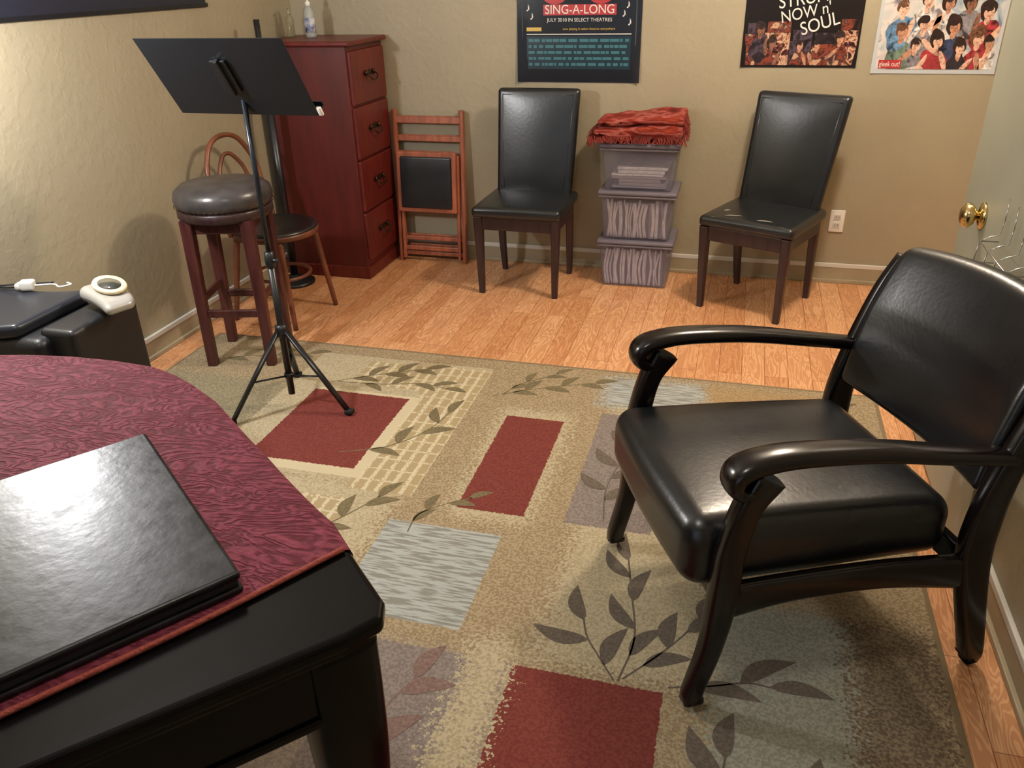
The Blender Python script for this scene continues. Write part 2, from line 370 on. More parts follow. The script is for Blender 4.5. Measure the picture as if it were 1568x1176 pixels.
# ------------------------------------------------------------ tall dresser
d=empty('chest_of_drawers',(-2.225,4.225,0))
box(d,'carcass',(-.25,-.225,.05),(.255,.225,1.225),M_cherry_side,.004)
box(d,'plinth',(-.255,-.232,0),(.268,.232,.07),M_cherry,.006)
box(d,'top',(-.26,-.245,1.225),(.285,.235,1.25),M_cherry,.008)
zs=[.10,.375,.655,.93,1.205]
for i in range(4):
    z0,z1=zs[i]+.006,zs[i+1]-.006
    box(d,'drawer_%d'%(i+1),(.245,-.21,z0),(.272,.21,z1),M_cherry,.006)
    zc=(z0+z1)/2+.01
    vs=[(.2735,y,z) for y,z in ((-.075,zc),(-.055,zc+.018),(-.03,zc+.012),(0,zc+.024),(.03,zc+.012),(.055,zc+.018),(.075,zc),(.055,-.016+zc),(.03,zc-.010),(0,zc-.02),(-.03,zc-.010),(-.055,zc-.016))]
    obj(d,'plate_%d'%(i+1),vs,[tuple(range(12))],M_antique)
    sweep(d,'handle_%d'%(i+1),[(.275,-.05,zc+.005),(.298,-.047,zc-.012),(.302,-.02,zc-.030),(.302,.02,zc-.030),(.298,.047,zc-.012),(.275,.05,zc+.005)],.0045,M_antique,n=8)
    for s in(-1,1): lathe(d,'rosette_%d_%s'%(i+1,'ab'[s>0]),[(.001,0),(.014,0),(.012,.008),(.001,.012)],M_antique,loc=(.274,s*.05,zc+.005),rot=(0,math.pi/2,0),n=16)

def bottle(name,loc,h,r,mb,mc,label=None):
    e=empty(name,loc)
    lathe(e,'body',[(.001,0),(r,0),(r*1.02,.01),(r,h*.62),(r*.75,h*.72),(r*.4,h*.76),(r*.4,h*.80),(.001,h*.8)],mb,n=24)
    lathe(e,'cap',[(.001,h*.78),(r*.5,h*.78),(r*.5,h*.88),(r*.2,h*.9),(r*.2,h),(.001,h)],mc,n=20)
    if label: lathe(e,'label',[(r*1.03,h*.12),(r*1.035,h*.12),(r*1.035,h*.50),(r*1.03,h*.50)],label,n=24)
    sweep(e,'spout',[(0,0,h*.98),(0,-r*.6,h*1.0),(0,-r*1.3,h*.95)],r*.16,mc,n=8)
    return e
M_clear=mat('clear_gel',srgb(190,196,190),.15,alpha=.5); 
bottle('hand_sanitizer_bottle',(-2.285,4.26,1.25),.195,.027,M_clear,M_white,mat('label_blue',srgb(60,80,130),.4,col2=srgb(225,225,225),vscale=30))
bottle('clear_bottle',(-2.41,4.27,1.25),.145,.022,mat('clear_amber',srgb(150,142,110),.15,alpha=.45),mat('cap_grey',srgb(150,145,125),.4))

# ------------------------------------------------------------ dining chairs
def dining_chair(name,loc,rz,w=.40,dp=.40,shear=0.0,tap=.05):
    e=empty(name,loc,rz); hw=w/2; hd=dp/2
    def sd(p):
        x,y,z=p
        if z>0: z+=.012*(1-(x/.24)**2)*(1-(y/.24)**2)
        return (x,y,z)
    rbox(e,'seat',(0,-.015,.445),(.47,.45,.055),.022,M_leather,deform=sd)
    sweep(e,'seat_piping',[(-.225,-.225,.425),(0,-.232,.425),(.225,-.225,.425)],.004,M_leather,n=8)
    for s,nm in((-1,'l'),(1,'r')):
        sweep(e,'front_leg_'+nm,[(s*hw,-hd,0),(s*(hw+.005),-hd-.005,.42)],[(.015,.015),(.024,.024)],M_espresso,side=(1,0,0),e=6,n=16,smooth=False,bevel=.002)
        sweep(e,'back_leg_'+nm,[(s*(hw-.01),hd,0),(s*(hw-.005),hd-.025,.2),(s*(hw-.005),hd-.035,.45)],[(.014,.016),(.018,.02),(.02,.022)],M_espresso,side=(1,0,0),e=6,n=16,smooth=False)
        box(e,'side_apron_'+nm,(s*(hw+.005)-.011,-hd+.01,.355),(s*(hw+.005)+.011,hd-.03,.42),M_espresso,.003)
    box(e,'front_apron',(-hw,-hd-.018,.352),(hw,-hd+.006,.42),M_espresso,.003)
    box(e,'back_apron',(-hw,hd-.05,.355),(hw,hd-.026,.42),M_espresso,.003)
    def bd(p):
        x,y,z=p; t=(z+.27)/.54
        puff=-.010*(1-min(1,(x/.19))**2)*(1-(2*t-1)**4) if y<0 else 0
        return (x*(1+tap*t)+shear*t, y+ .075*t + puff, z)
    rbox(e,'backrest',(0,hd-.045,.725),(.415,.05,.54),.02,M_leather,deform=bd,k=16)
    fr=[]
    for (x,z) in((-.165,.49),(-.18,.965),(.18,.965),(.165,.49)):
        t=(z-.455)/.54; fr.append((x*(1+tap*t)+shear*t,hd-.045-.025+.075*t,z))
    for i in range(3): sweep(e,'seam_%d'%i,[fr[i],fr[i+1]],.0022,M_leather,n=6)
    return e
c1=dining_chair('dining_chair',(-1.07,4.125,0),math.radians(-1),shear=.012,tap=.07)
c2=dining_chair('dining_chair.001',(.14,4.085,0),math.radians(-23),.40,.42,shear=.035,tap=.09)
M_wear=mat('worn_leather_patch',srgb(150,145,135),.7)
for i,(x,y,l,a) in enumerate(((-.18,-.225,.05,.1),(-.12,-.20,.09,.4),(.04,-.20,.08,.15),(.12,-.22,.07,-.1),(-.16,-.12,.05,.8))):
    vs=[];fs=[];leaf(vs,fs,x,y,a,l,.018,.4795 if y>-.21 else .473); obj(c2,'scuff_%d'%i,vs,fs,M_wear)

# ------------------------------------------------------------ storage bins + blanket
M_bin=mat('translucent_bin',srgb(142,140,158),.3,alpha=.40); M_lid=mat('bin_lid',srgb(118,112,124),.4,alpha=.9)
M_paper=mat('stacked_paper',srgb(216,210,216),.7,var=.12,vscale=30); M_paper2=mat('paper_grey',srgb(148,138,150),.8)  # second, greyer paper tone: backing, some folders and the lower sheets
st=empty('storage_bin_stack',(-.495,4.30,0))
def bin_(i,z0,h,vert):
    w0,w1=.170,.190; d0,d1=.125,.14
    vs=[]
    for z,w_,d_ in((z0,w0,d0),(z0+h-.02,w1,d1)):
        for x,y in((-1,-1),(1,-1),(1,1),(-1,1)): vs.append((x*w_,y*d_,z))
    fs=[(0,3,2,1),(0,1,5,4),(1,2,6,5),(2,3,7,6),(3,0,4,7)]
    obj(st,'bin_%d'%i,vs,fs,M_bin,bevel=.012)
    rbox(st,'rim_%d'%i,(0,0,z0+h-.028),(.40,.30,.012),.005,M_lid,k=2,rk=2)
    rbox(st,'lid_%d'%i,(0,0,z0+h-.010),(.405,.305,.02),.008,M_lid,k=2,rk=2)
    if vert:
        x=-.15
        while x<.15:
            t=random.uniform(.008,.022); b_=random.uniform(-.014,.014); hh=h*random.uniform(.74,.84)
            sweep(st,'folder_%d'%i,[(x,-.115+random.uniform(0,.01),z0+.008),(x+b_,-.118,z0+hh*.5),(x-b_*.4,-.122,z0+hh)],[(t*.45,.002)]*3,M_paper if random.random()<.8 else M_paper2,side=(1,0,0),e=5,n=8)
            x+=t+.003
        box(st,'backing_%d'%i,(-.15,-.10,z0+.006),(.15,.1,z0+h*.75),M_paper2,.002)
    else:
        z=z0+.01
        for q in range(7):
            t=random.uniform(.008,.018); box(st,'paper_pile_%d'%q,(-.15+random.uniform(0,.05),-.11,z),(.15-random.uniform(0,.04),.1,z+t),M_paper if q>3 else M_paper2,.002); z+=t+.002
bin_(1,.001,.258,True); bin_(2,.262,.258,True); bin_(3,.523,.235,False)
bl=empty('folded_throw_blanket',(-.505,4.29,.765))
mb_=bpy.data.materials.new('throw_weave'); mb_.use_nodes=True; nt=mb_.node_tree; p=nt.nodes['Principled BSDF']; p.inputs['Roughness'].default_value=.9; p.inputs['Specular IOR Level'].default_value=.2
tc=N('ShaderNodeTexCoord'); mp=N('ShaderNodeMapping'); mp.inputs['Scale'].default_value=(5,5,26); mp.inputs['Rotation'].default_value=(.0,.12,0); nt.links.new(tc.outputs['Object'],mp.inputs[0])
n1=N('ShaderNodeTexNoise'); n1.inputs['Scale'].default_value=1.6; n1.inputs['Detail'].default_value=3; nt.links.new(mp.outputs[0],n1.inputs['Vector'])
r=N('ShaderNodeValToRGB'); cr=r.color_ramp
for i in range(3): cr.elements.new(.5)
for e_,(q,c) in zip(cr.elements,((.30,(84,28,26)),(.42,(132,42,32)),(.50,(162,92,84)),(.58,(122,38,30)),(.70,(164,72,44)))): e_.position=q; e_.color=srgb(*c)
nt.links.new(n1.outputs[0],r.inputs[0]); nt.links.new(r.outputs[0],p.inputs['Base Color'])
n2=N('ShaderNodeTexNoise'); n2.inputs['Scale'].default_value=90; nt.links.new(tc.outputs['Object'],n2.inputs['Vector'])
b=N('ShaderNodeBump'); b.inputs['Strength'].default_value=.6; b.inputs['Distance'].default_value=.006; nt.links.new(n2.outputs[0],b.inputs['Height']); nt.links.new(b.outputs[0],p.inputs['Normal'])
M_bl=mb_
M_bl2=mat('throw_fringe',srgb(126,38,28),.9,col2=srgb(100,32,28),vscale=20)
def bdf(p):
    x,y,z=p
    nn=mathutils.noise.noise(Vector((x*8,y*8,z*12)))*.013+mathutils.noise.noise(Vector((x*22,y*22,z*30+5)))*.004
    z2=z+ (.005*math.sin(x*12)+ .016*(x/.25))*(1 if z>0 else .2)+nn*(1 if z>-.05 else .3)
    return (x+nn*.8,y+nn*.8,max(z2,-.052))
rbox(bl,'folds',(0,0,.050),(.46,.29,.085),.038,M_bl,deform=bdf,k=22)
rbox(bl,'top_fold',(.01,-.01,.104),(.43,.28,.036),.017,M_bl,deform=bdf,k=20)
vs=[];fs=[]
for i in range(340):
    s=random.random()
    if s<.55: x=random.uniform(-.245,.235); y=-.150; z=random.uniform(.012,.035); dx,dy=random.uniform(-.02,.02),-random.uniform(.005,.02)
    elif s<.8: x=-.228; y=random.uniform(-.14,.1); z=random.uniform(.01,.07); dx,dy=-random.uniform(.01,.035),random.uniform(-.02,.02)
    else: x=.222; y=random.uniform(-.14,.1); z=random.uniform(.03,.12); dx,dy=random.uniform(.01,.025),random.uniform(-.02,.02)
    l=random.uniform(.02,.05); r=.003; b0=len(vs)
    for k_ in range(3): a=k_*2.094; vs.append((x+r*math.cos(a),y+r*math.sin(a),z))
    for k_ in range(3): a=k_*2.094; vs.append((x+dx+r*.6*math.cos(a),y+dy+r*.6*math.sin(a),max(-.02 if y<-.15 or abs(x)>.22 else .002,z-l)))
    for k_ in range(3): q=(k_+1)%3; fs.append((b0+k_,b0+q,b0+3+q,b0+3+k_))
    fs.append((b0+3,b0+4,b0+5))
obj(bl,'fringe',vs,fs,M_bl2)

# ------------------------------------------------------------ folding chairs leaning on the wall
def folding_chair(name,loc,rx,panel=True):
    e=empty(name,loc,rot=(rx,0,0)); W=.20
    for s,nm in((-1,'l'),(1,'r')):
        sweep(e,'long_rail_'+nm,[(s*W,0,0),(s*W,0,.86)],(.011,.016),M_folding,side=(1,0,0),e=5,n=12,smooth=False)
        sweep(e,'inner_rail_'+nm,[(s*(W-.028),-.012,.02),(s*(W-.028),-.012,.62)],(.009,.013),M_folding,side=(1,0,0),e=5,n=12,smooth=False)
    for i,(z,h) in enumerate(((.81,.035),(.71,.03),(.14,.022),(.05,.022))):
        box(e,'slat_%d'%i,(-W,-.008,z-h/2),(W,.008,z+h/2),M_folding,.003)
    box(e,'seat_frame',(-W+.01,-.045,.30),(W-.03,-.022,.64),M_folding,.006)
    if panel: rbox(e,'seat_panel',(-.01,-.046,.47),(.31,.022,.29),.009,M_leather,k=4)
    box(e,'foot_bar',(-W+.03,-.022,.07),(W-.03,-.006,.095),M_folding,.003)
    return e
folding_chair('folding_chair',(-1.715,4.365,0),math.radians(-4.5))
folding_chair('folding_chair.001',(-1.73,4.42,0),math.radians(-2.2),False)

# ------------------------------------------------------------ bentwood chair (back to the left wall)
bc=empty('bentwood_chair',(-2.165,3.43,0),math.radians(84))
lathe(bc,'seat',[(.001,.435),(.19,.435),(.205,.445),(.205,.462),(.19,.470),(.15,.462),(.001,.458)],mat('seat_black',srgb(30,24,24),.3),n=40)
lathe(bc,'seat_rim',[(.185,.425),(.207,.428),(.21,.445),(.205,.455),(.185,.455)],M_bent,n=40)
for i,(x,y,fx,fy) in enumerate(((-.14,-.12,-.18,-.17),(.14,-.12,.18,-.17),(-.12,.14,-.16,.20),(.12,.14,.16,.20))):
    sweep(bc,'leg_%d'%(i+1),[(fx,fy,0),((x+fx)/2,(y+fy)/2,.22),(x,y,.44)],[.012,.014,.016],M_bent,n=12)
sweep(bc,'ring_stretcher',[(.14*math.cos(a*math.pi/4),.14*math.sin(a*math.pi/4),.22) for a in range(8)],.009,M_bent,n=8,closed=True)
sweep(bc,'outer_hoop',[(-.17,.13,.44),(-.18,.17,.6),(-.17,.20,.74),(-.10,.22,.85),(0,.225,.88),(.10,.22,.85),(.17,.20,.74),(.18,.17,.6),(.17,.13,.44)],.012,M_bent,n=10)
sweep(bc,'inner_hoop',[(-.09,.16,.45),(-.10,.18,.6),(-.09,.20,.71),(-.04,.215,.78),(0,.218,.795),(.04,.215,.78),(.09,.20,.71),(.10,.18,.6),(.09,.16,.45)],.010,M_bent,n=10)

# ------------------------------------------------------------ bar stool
bs=empty('bar_stool',(-2.085,2.95,RZ),math.radians(14))
lathe(bs,'cushion',[(.001,.685),(.185,.685),(.198,.70),(.203,.725),(.195,.755),(.17,.775),(.10,.787),(.001,.79)],mat('stool_leather',srgb(62,58,58),.30,var=.3,vscale=10,bump=.06,bscale=60),n=48)
lathe(bs,'seat_ring',[(.15,.645),(.19,.645),(.196,.655),(.196,.68),(.19,.687),(.15,.687)],M_espresso,n=48)
vs=[];fs=[]
for i in range(54):
    a=i*2*math.pi/54; lathe_r=.2005; b0=len(vs); x,y=lathe_r*math.cos(a),lathe_r*math.sin(a)
    for dz in(-.004,.004):
        for t in(-.004,.004): vs.append((x-t*math.sin(a),y+t*math.cos(a),.697+dz))
    vs.append((x*1.018,y*1.018,.697)); fs+=[(b0,b0+1,b0+4),(b0+1,b0+3,b0+4),(b0+3,b0+2,b0+4),(b0+2,b0,b0+4)]
obj(bs,'nailhead_trim',vs,fs,M_antique)
M_stool=mat('stool_wood',srgb(72,36,34),.3,var=.3,vscale=8,stretch=(4,4,.6))
box(bs,'apron_box',(-.125,-.125,.59),(.125,.125,.655),M_stool,.006)
for i,(sx,sy) in enumerate(((-1,-1),(1,-1),(1,1),(-1,1))):
    sweep(bs,'leg_%d'%(i+1),[(sx*.132,sy*.132,0),(sx*.130,sy*.130,.25),(sx*.125,sy*.125,.65)],[(.021,.021),(.022,.022),(.026,.026)],M_stool,side=(1,0,0),e=6,n=16,smooth=False)
for i,(a,b_,z) in enumerate((((-1,-1),(1,-1),.24),((1,-1),(1,1),.30),((1,1),(-1,1),.24),((-1,1),(-1,-1),.30))):
    q=.13; sweep(bs,'stretcher_%d'%(i+1),[(a[0]*q,a[1]*q,z),(b_[0]*q,b_[1]*q,z)],(.017,.009),M_stool,side=(0,0,1),e=6,n=12,smooth=False)

# ------------------------------------------------------------ speaker pole behind
ps=empty('speaker_stand',(-2.36,3.86,0))
cyl(ps,'lower_tube',(0,0,.03),(0,0,.98),.022,M_blackmetal)
cyl(ps,'upper_tube',(0,0,.95),(0,0,1.36),.015,M_blackmetal)
lathe(ps,'collar',[(.016,.96),(.03,.965),(.03,1.0),(.016,1.01)],M_blackmetal)
lathe(ps,'base',[(.001,0),(.11,0),(.11,.012),(.10,.02),(.03,.028),(.022,.05),(.001,.05)],M_blackmetal)

# ------------------------------------------------------------ music stand
ms=empty('music_stand',(-1.64,2.53,RZ))
cyl(ms,'lower_pole',(0,0,.05),(0,0,.62),.0135,M_blackmetal)
cyl(ms,'upper_pole',(0,0,.58),(0,0,1.21),.0095,mat('gunmetal_tube',srgb(48,54,62),.25,metal=.6))
lathe(ms,'height_collar',[(.010,.575),(.018,.58),(.02,.60),(.018,.635),(.010,.64)],M_blackmetal,n=20)
cyl(ms,'collar_screw',(0,0,.607),(.04,-.01,.607),.007,M_blackmetal)
lathe(ms,'hub',[(.013,.295),(.022,.30),(.026,.32),(.022,.345),(.013,.35)],M_blackmetal,n=20)
lathe(ms,'lower_hub',[(.013,.12),(.018,.122),(.018,.14),(.013,.142)],M_blackmetal,n=20)
ang0=math.atan2(-.20,-.14)
for i in range(3):
    a=ang0+i*2*math.pi/3; ca,sa=math.cos(a),math.sin(a)
    sweep(ms,'leg_%d'%(i+1),[(.02*ca,.02*sa,.32),(.255*ca,.255*sa,.012)],(.012,.006),M_blackmetal,side=(-sa,ca,0),e=5,n=12)
    sweep(ms,'brace_%d'%(i+1),[(.016*ca,.016*sa,.131),(.15*ca,.15*sa,.148)],(.006,.002),M_blackmetal,side=(-sa,ca,0),e=5,n=8)
    rbox(ms,'foot_%d'%(i+1),(.258*ca,.258*sa,.0105),(.034,.034,.02),.008,mat('rubber',srgb(18,18,18),.8),k=2,rk=2)
lathe(ms,'tilt_joint',[(.001,-.022),(.016,-.022),(.018,0),(.016,.022),(.001,.022)],M_blackmetal,loc=(0,-.005,1.215),rot=(0,math.pi/2,0),n=20)
cyl(ms,'tilt_knob',(-.03,-.005,1.215),(-.055,-.005,1.215),.014,M_blackmetal)
desk_e=bpy.data.objects.new('desk_tilt',None); link(desk_e,ms); desk_e.location=(-.005,-.06,1.246); desk_e.rotation_euler=(math.radians(35),0,0)
box(desk_e,'desk',(-.265,-.0015,-.155),(.265,.0015,.155),mat('desk_sheet',srgb(20,23,29),.40,spec=.5),.001)
box(desk_e,'ledge',(-.265,0,-.157),(.265,.05,-.153),M_blackmetal,.001)
box(desk_e,'ledge_lip',(-.265,.046,-.157),(.265,.05,-.137),M_blackmetal,.001)
box(desk_e,'bracket_plate',(-.028,-.012,-.055),(.028,-.002,.075),M_blackmetal,.003)
box(desk_e,'bracket_rib',(-.008,-.022,-.06),(.008,-.002,.08),M_blackmetal,.003)
rbox(desk_e,'page_clip',(.272,.005,-.14),(.018,.012,.035),.005,M_white,k=2,rk=2)

# ------------------------------------------------------------ left: speaker cabinet with gadget
M_amp=mat('amp_vinyl',srgb(28,29,33),.4,bump=.1,bscale=150)
sc_=empty('speaker_cabinet',(-2.18,1.94,RZ))
rbox(sc_,'body',(-.04,0,.285),(.46,.34,.57),.03,M_amp,k=4)
def topdef(p):
    x,y,z=p; return (x,y-.05*(1-((x)/.2)**2),z)
rbox(sc_,'top_shell',(-.09,.01,.59),(.40,.33,.045),.018,mat('amp_top',srgb(38,42,50),.30),deform=topdef,k=12)
rbox(sc_,'side_pod',(.21,.03,.295),(.13,.30,.59),.02,M_amp,k=4)
box(sc_,'grille',(-.24,-.175,.08),(.14,-.168,.5),mat('amp_grille',srgb(20,20,22),.8,bump=.5,bscale=300),.002)
box(sc_,'warning_sticker',(.155,-.124,.47),(.175,-.118,.54),mat('sticker_yellow',srgb(190,160,40),.5),.001)
gd=empty('handheld_steamer',(-1.905,2.03,.602),math.radians(-20))
M_sil=mat('silver_plastic',srgb(178,176,170),.22,metal=.3)
def gdf(p):
    x,y,z=p; t=(x+.12)/.24; s=1-.30*t; return (x,y*s-.05*t*t,z*(1-.40*t)+.01*(1-t))
rbox(gd,'shell',(0,0,.032),(.22,.14,.058),.028,M_sil,deform=gdf,k=10)
for nm,pr_,mm in (('ring',[(.036,.0),(.052,.0),(.054,.006),(.050,.012),(.034,.008)],mat('cream_ring',srgb(222,208,172),.3)),('window',[(.001,0),(.036,0),(.036,.0095),(.001,.011)],mat('smoky_window',srgb(58,60,58),.12))):
    lathe(gd,nm,pr_,mm,loc=(-.02,.0,.066),sx=1.45,sy=.9,n=32,rot=(0,math.radians(5),math.radians(-10)))
pa=empty('power_adapter',(-2.27,2.05,.624),math.radians(20))
rbox(pa,'plug_body',(0,0,.018),(.045,.035,.034),.008,M_white,k=2,rk=3)
rbox(pa,'plug_side',(-.03,.01,.012),(.028,.032,.022),.007,M_white,k=2,rk=3)
sweep(pa,'cord',[(.02,0,.015),(.07,.03,.006),(.10,.0,.006),(.13,.02,.006),(.11,.04,.006)],.003,M_white,n=8)
sweep(pa,'cord_dark',[(-.04,0,.012),(-.09,.02,.006),(-.12,.04,.006),(-.03,.05,.006),(.06,.05,.006)],.003,M_blackmetal,n=8)

# ------------------------------------------------------------ table in the foreground
tb=empty('side_table')
poly=[(-.418,.775),(-.43,.81),(-.53,.905),(-.97,1.235),(-1.12,1.335),(-1.27,1.395),(-1.5,1.40),(-1.75,1.35),(-1.98,1.22),(-2.08,1.02),(-2.0,.8),(-1.35,.02),(-1.25,-.02),(-1.15,-.01),(-.45,.73)]
def inset(pl,dist):
    n=len(pl); out=[]
    ar=sum(pl[i][0]*pl[(i+1)%n][1]-pl[(i+1)%n][0]*pl[i][1] for i in range(n))
    sg=1 if ar>0 else -1
    for i in range(n):
        a,b_,c=Vector(pl[i-1]),Vector(pl[i]),Vector(pl[(i+1)%n])
        n1=Vector((-(b_-a).y,(b_-a).x)).normalized()*sg; n2=Vector((-(c-b_).y,(c-b_).x)).normalized()*sg
        nn=(n1+n2).normalized(); out.append(tuple(b_+nn*dist/max(.5,nn.dot(n1))))
    return out
prism(tb,'top',poly,.718,.748,M_gloss,bevel=.010,bseg=4)
prism(tb,'moulding',inset(poly,.014),.700,.718,M_gloss,bevel=.005)
prism(tb,'apron',inset(poly,.035),.570,.700,M_gloss,bevel=.003)
prism(tb,'apron_bead',inset(poly,.028),.570,.588,M_gloss,bevel=.005)
for i,(x,y) in enumerate(((-.51,.785),(-1.26,1.30),(-1.90,1.05),(-1.22,.12))):
    sweep(tb,'leg_%d'%(i+1),[(x,y,RZ),(x,y,.05),(x,y,.25),(x,y,.45),(x,y,.58),(x,y,.70)],[(.036,.036),(.034,.034),(.044,.044),(.054,.054),(.056,.056),(.056,.056)],M_gloss,side=(.78,-.62,0),e=5,n=20)
mcl=bpy.data.materials.new('burgundy_cloth'); mcl.use_nodes=True; nt=mcl.node_tree; p=nt.nodes['Principled BSDF']
tc=N('ShaderNodeTexCoord'); mp=N('ShaderNodeMapping'); mp.inputs['Rotation'].default_value=(0,0,.2); mp.inputs['Scale'].default_value=(6,15,10); nt.links.new(tc.outputs['Object'],mp.inputs[0])
n1=N('ShaderNodeTexNoise'); n1.inputs['Scale'].default_value=1; n1.inputs['Detail'].default_value=3; n1.inputs['Distortion'].default_value=1.0; nt.links.new(mp.outputs[0],n1.inputs['Vector'])
s1=mth('SINE',mth('MULTIPLY',n1.outputs[0],75.),0.)
n2=N('ShaderNodeTexNoise'); n2.inputs['Scale'].default_value=70; nt.links.new(tc.outputs['Object'],n2.inputs['Vector'])
h_=mth('ADD',mth('MULTIPLY',s1,.26),n2.outputs[0])
c_=ramp2(h_,.25,srgb(84,24,36),.9,srgb(124,54,70)); nt.links.new(c_,p.inputs['Base Color'])
p.inputs['Roughness'].default_value=.75; p.inputs['Specular IOR Level'].default_value=.2; p.inputs['Sheen Weight'].default_value=.06; p.inputs['Sheen Tint'].default_value=(1,.6,.8,1)
b=N('ShaderNodeBump'); b.inputs['Strength'].default_value=.8; b.inputs['Distance'].default_value=.004; nt.links.new(h_,b.inputs['Height']); nt.links.new(b.outputs[0],p.inputs['Normal'])
tcloth=empty('tablecloth')
top=[(-.535,.895),(-.60,.955),(-.67,1.005),(-.75,1.065),(-.83,1.125),(-.90,1.18),(-.97,1.235),(-1.045,1.29),(-1.12,1.335),(-1.19,1.37),(-1.27,1.397),(-1.38,1.405),(-1.5,1.402),(-1.62,1.385),(-1.75,1.352),(-1.87,1.29),(-1.98,1.22)]
hem=[(-1.35,.30),(-1.10,.10),(-.99,.24),(-.80,.505),(-.66,.70)]
vs=[];fs=[]
full=top+[(-1.75,.7)]+hem
for x,y in full: vs.append((x,y,.7515))
fs.append(tuple(range(len(full))))
def outn(i):
    a=Vector(top[max(0,i-1)]);c=Vector(top[min(len(top)-1,i+1)]); d_=(c-a).normalized(); return Vector((d_.y,-d_.x))*-1
rows=[(.006,.748),(.010,.738),(.012,.70),(.018,.64)]
cen=Vector((-1.1,.8)); prev=list(range(len(top)))
for ri,(o_,z) in enumerate(rows):
    cur_=[]
    for i in range(len(top)):
        q=Vector(top[i]); nn=outn(i)
        if nn.dot(q-cen)<0: nn=-nn
        rip=.006*math.sin(i*2.1)*(ri/3)
        v=q+nn*(o_+.004+rip+abs(rip)); cur_.append(len(vs)); vs.append((v.x,v.y,z))
    for i in range(len(top)-1): fs.append((prev[i],prev[i+1],cur_[i+1],cur_[i]))
    prev=cur_
obj(tcloth,'cloth',vs,fs,mcl,smooth=False)
M_hem=mat('hem_piping',srgb(136,58,46),.8,bump=.5,bscale=200)
sweep(tcloth,'hem_piping',[(-.535,.895,.7535),(-.66,.70,.7535),(-.80,.505,.7535),(-.99,.24,.7535),(-1.10,.10,.7535)],.0045,M_hem,n=8)
bd_=empty('leather_portfolio')
def quad_offset(q,s): 
    c=sum((Vector(a) for a in q),Vector((0,0)))/4; return [tuple(c+(Vector(a)-c)*s) for a in q]
u1=Vector((-.787,.617)); u2=Vector((-.59,-.807)); P0=Vector((-.632,.772))
Q=[tuple(P0),tuple(P0+u1*.505),tuple(P0+u1*.505+u2*.33),tuple(P0+u2*.33)]
M_port=mat('glazed_black_leather',srgb(21,21,24),.34,bump=.05,bscale=50,var=.6,vscale=26,spec=.36,rvar=.05,detail=6)
prism(bd_,'lower_cover',Q,.7525,.764,M_port,bevel=.005)
prism(bd_,'pages',quad_offset(Q,.97),.764,.776,mat('page_block',srgb(30,28,28),.7))
prism(bd_,'upper_cover',Q,.776,.790,M_port,bevel=.006,bseg=4)

# ------------------------------------------------------------ armchair
ac=empty('armchair',(-.11,1.675,.0125),math.radians(115.4))
B=lambda x,yb,z:(x,-yb,z)
W=.305
for s,nm in((-1,'near'),(1,'far')):
    x=s*W
    sweep(ac,'front_leg_'+nm,[B(x,-.005,0),B(x,-.005,.03),B(x,.025,.16),B(x,.04,.30),B(x,.045,.42),B(x,.070,.53),B(x,.11,.60)],[(.023,.026),(.021,.023),(.023,.025),(.025,.032),(.025,.030),(.025,.028),(.025,.036)],M_darkwood,side=(1,0,0),e=4,n=20)
    sweep(ac,'rear_leg_'+nm,[B(x,.705,0),B(x,.705,.03),B(x,.645,.28),B(x,.64,.42),B(x,.665,.56),B(x,.715,.72),B(x*.97,.755,.82)],[(.022,.026),(.022,.028),(.022,.038),(.022,.038),(.021,.030),(.018,.024),(.015,.018)],M_darkwood,side=(1,0,0),e=4,n=20)
    sweep(ac,'arm_'+nm,[B(x,.085,.570),B(x,.052,.572),B(x,.032,.596),B(x,.043,.624),B(x,.085,.639),B(x,.17,.644),B(x,.34,.630),B(x,.52,.598),B(x*.99,.68,.570)],[(.022,.012),(.030,.016),(.036,.020),(.039,.021),(.038,.021),(.037,.020),(.034,.019),(.030,.018),(.024,.018)],M_darkwood,side=(1,0,0),e=2.6,n=20,res=8)
    sweep(ac,'side_rail_'+nm,[B(x,.04,.285),B(x,.2,.300),B(x,.42,.298),B(x,.645,.27)],[(.016,.045),(.016,.034),(.016,.034),(.016,.045)],M_darkwood,side=(1,0,0),e=5,n=16)
sweep(ac,'front_rail',[B(-W,.045,.285),B(0,.04,.295),B(W,.045,.285)],[(.012,.035)]*3,M_darkwood,side=(0,1,0),e=5,n=14)
sweep(ac,'back_rail',[B(-W,.64,.28),B(W,.64,.28)],[(.012,.035)]*2,M_darkwood,side=(0,1,0),e=5,n=14)
def seatd(p):
    x,y,z=p
    t=(y+.32)/.64
    cr=.020*(1-(x/.285)**2)*max(0,1-((y)/.33)**2)
    z=z*(.90+.18*t)+(cr if z>0 else 0)+.022*(t-.5)
    y=y+.014*(1-(x/.3)**2)*(t)
    x=x*(.96+.05*t)
    return (x,y,z)
rbox(ac,'seat_cushion',B(0,.285,.375),(.565,.645,.170),.055,M_leather2,deform=seatd,k=14,rk=5)
def backd(p):
    x,y,z=p; t=(z+.19)/.38
    y=y - .12*t - .05*(1-(x/.3)**2) + .02*math.sin(math.pi*t)*(1 if y>0 else 0)
    z=z+ .018*(1-(x/.3)**2)*(1 if t>.5 else -1.0)
    return (x*(1-.03*t),y,z)
rbox(ac,'backrest',B(0,.635,.660),(.575,.055,.38),.024,M_leather2,deform=backd,k=14)

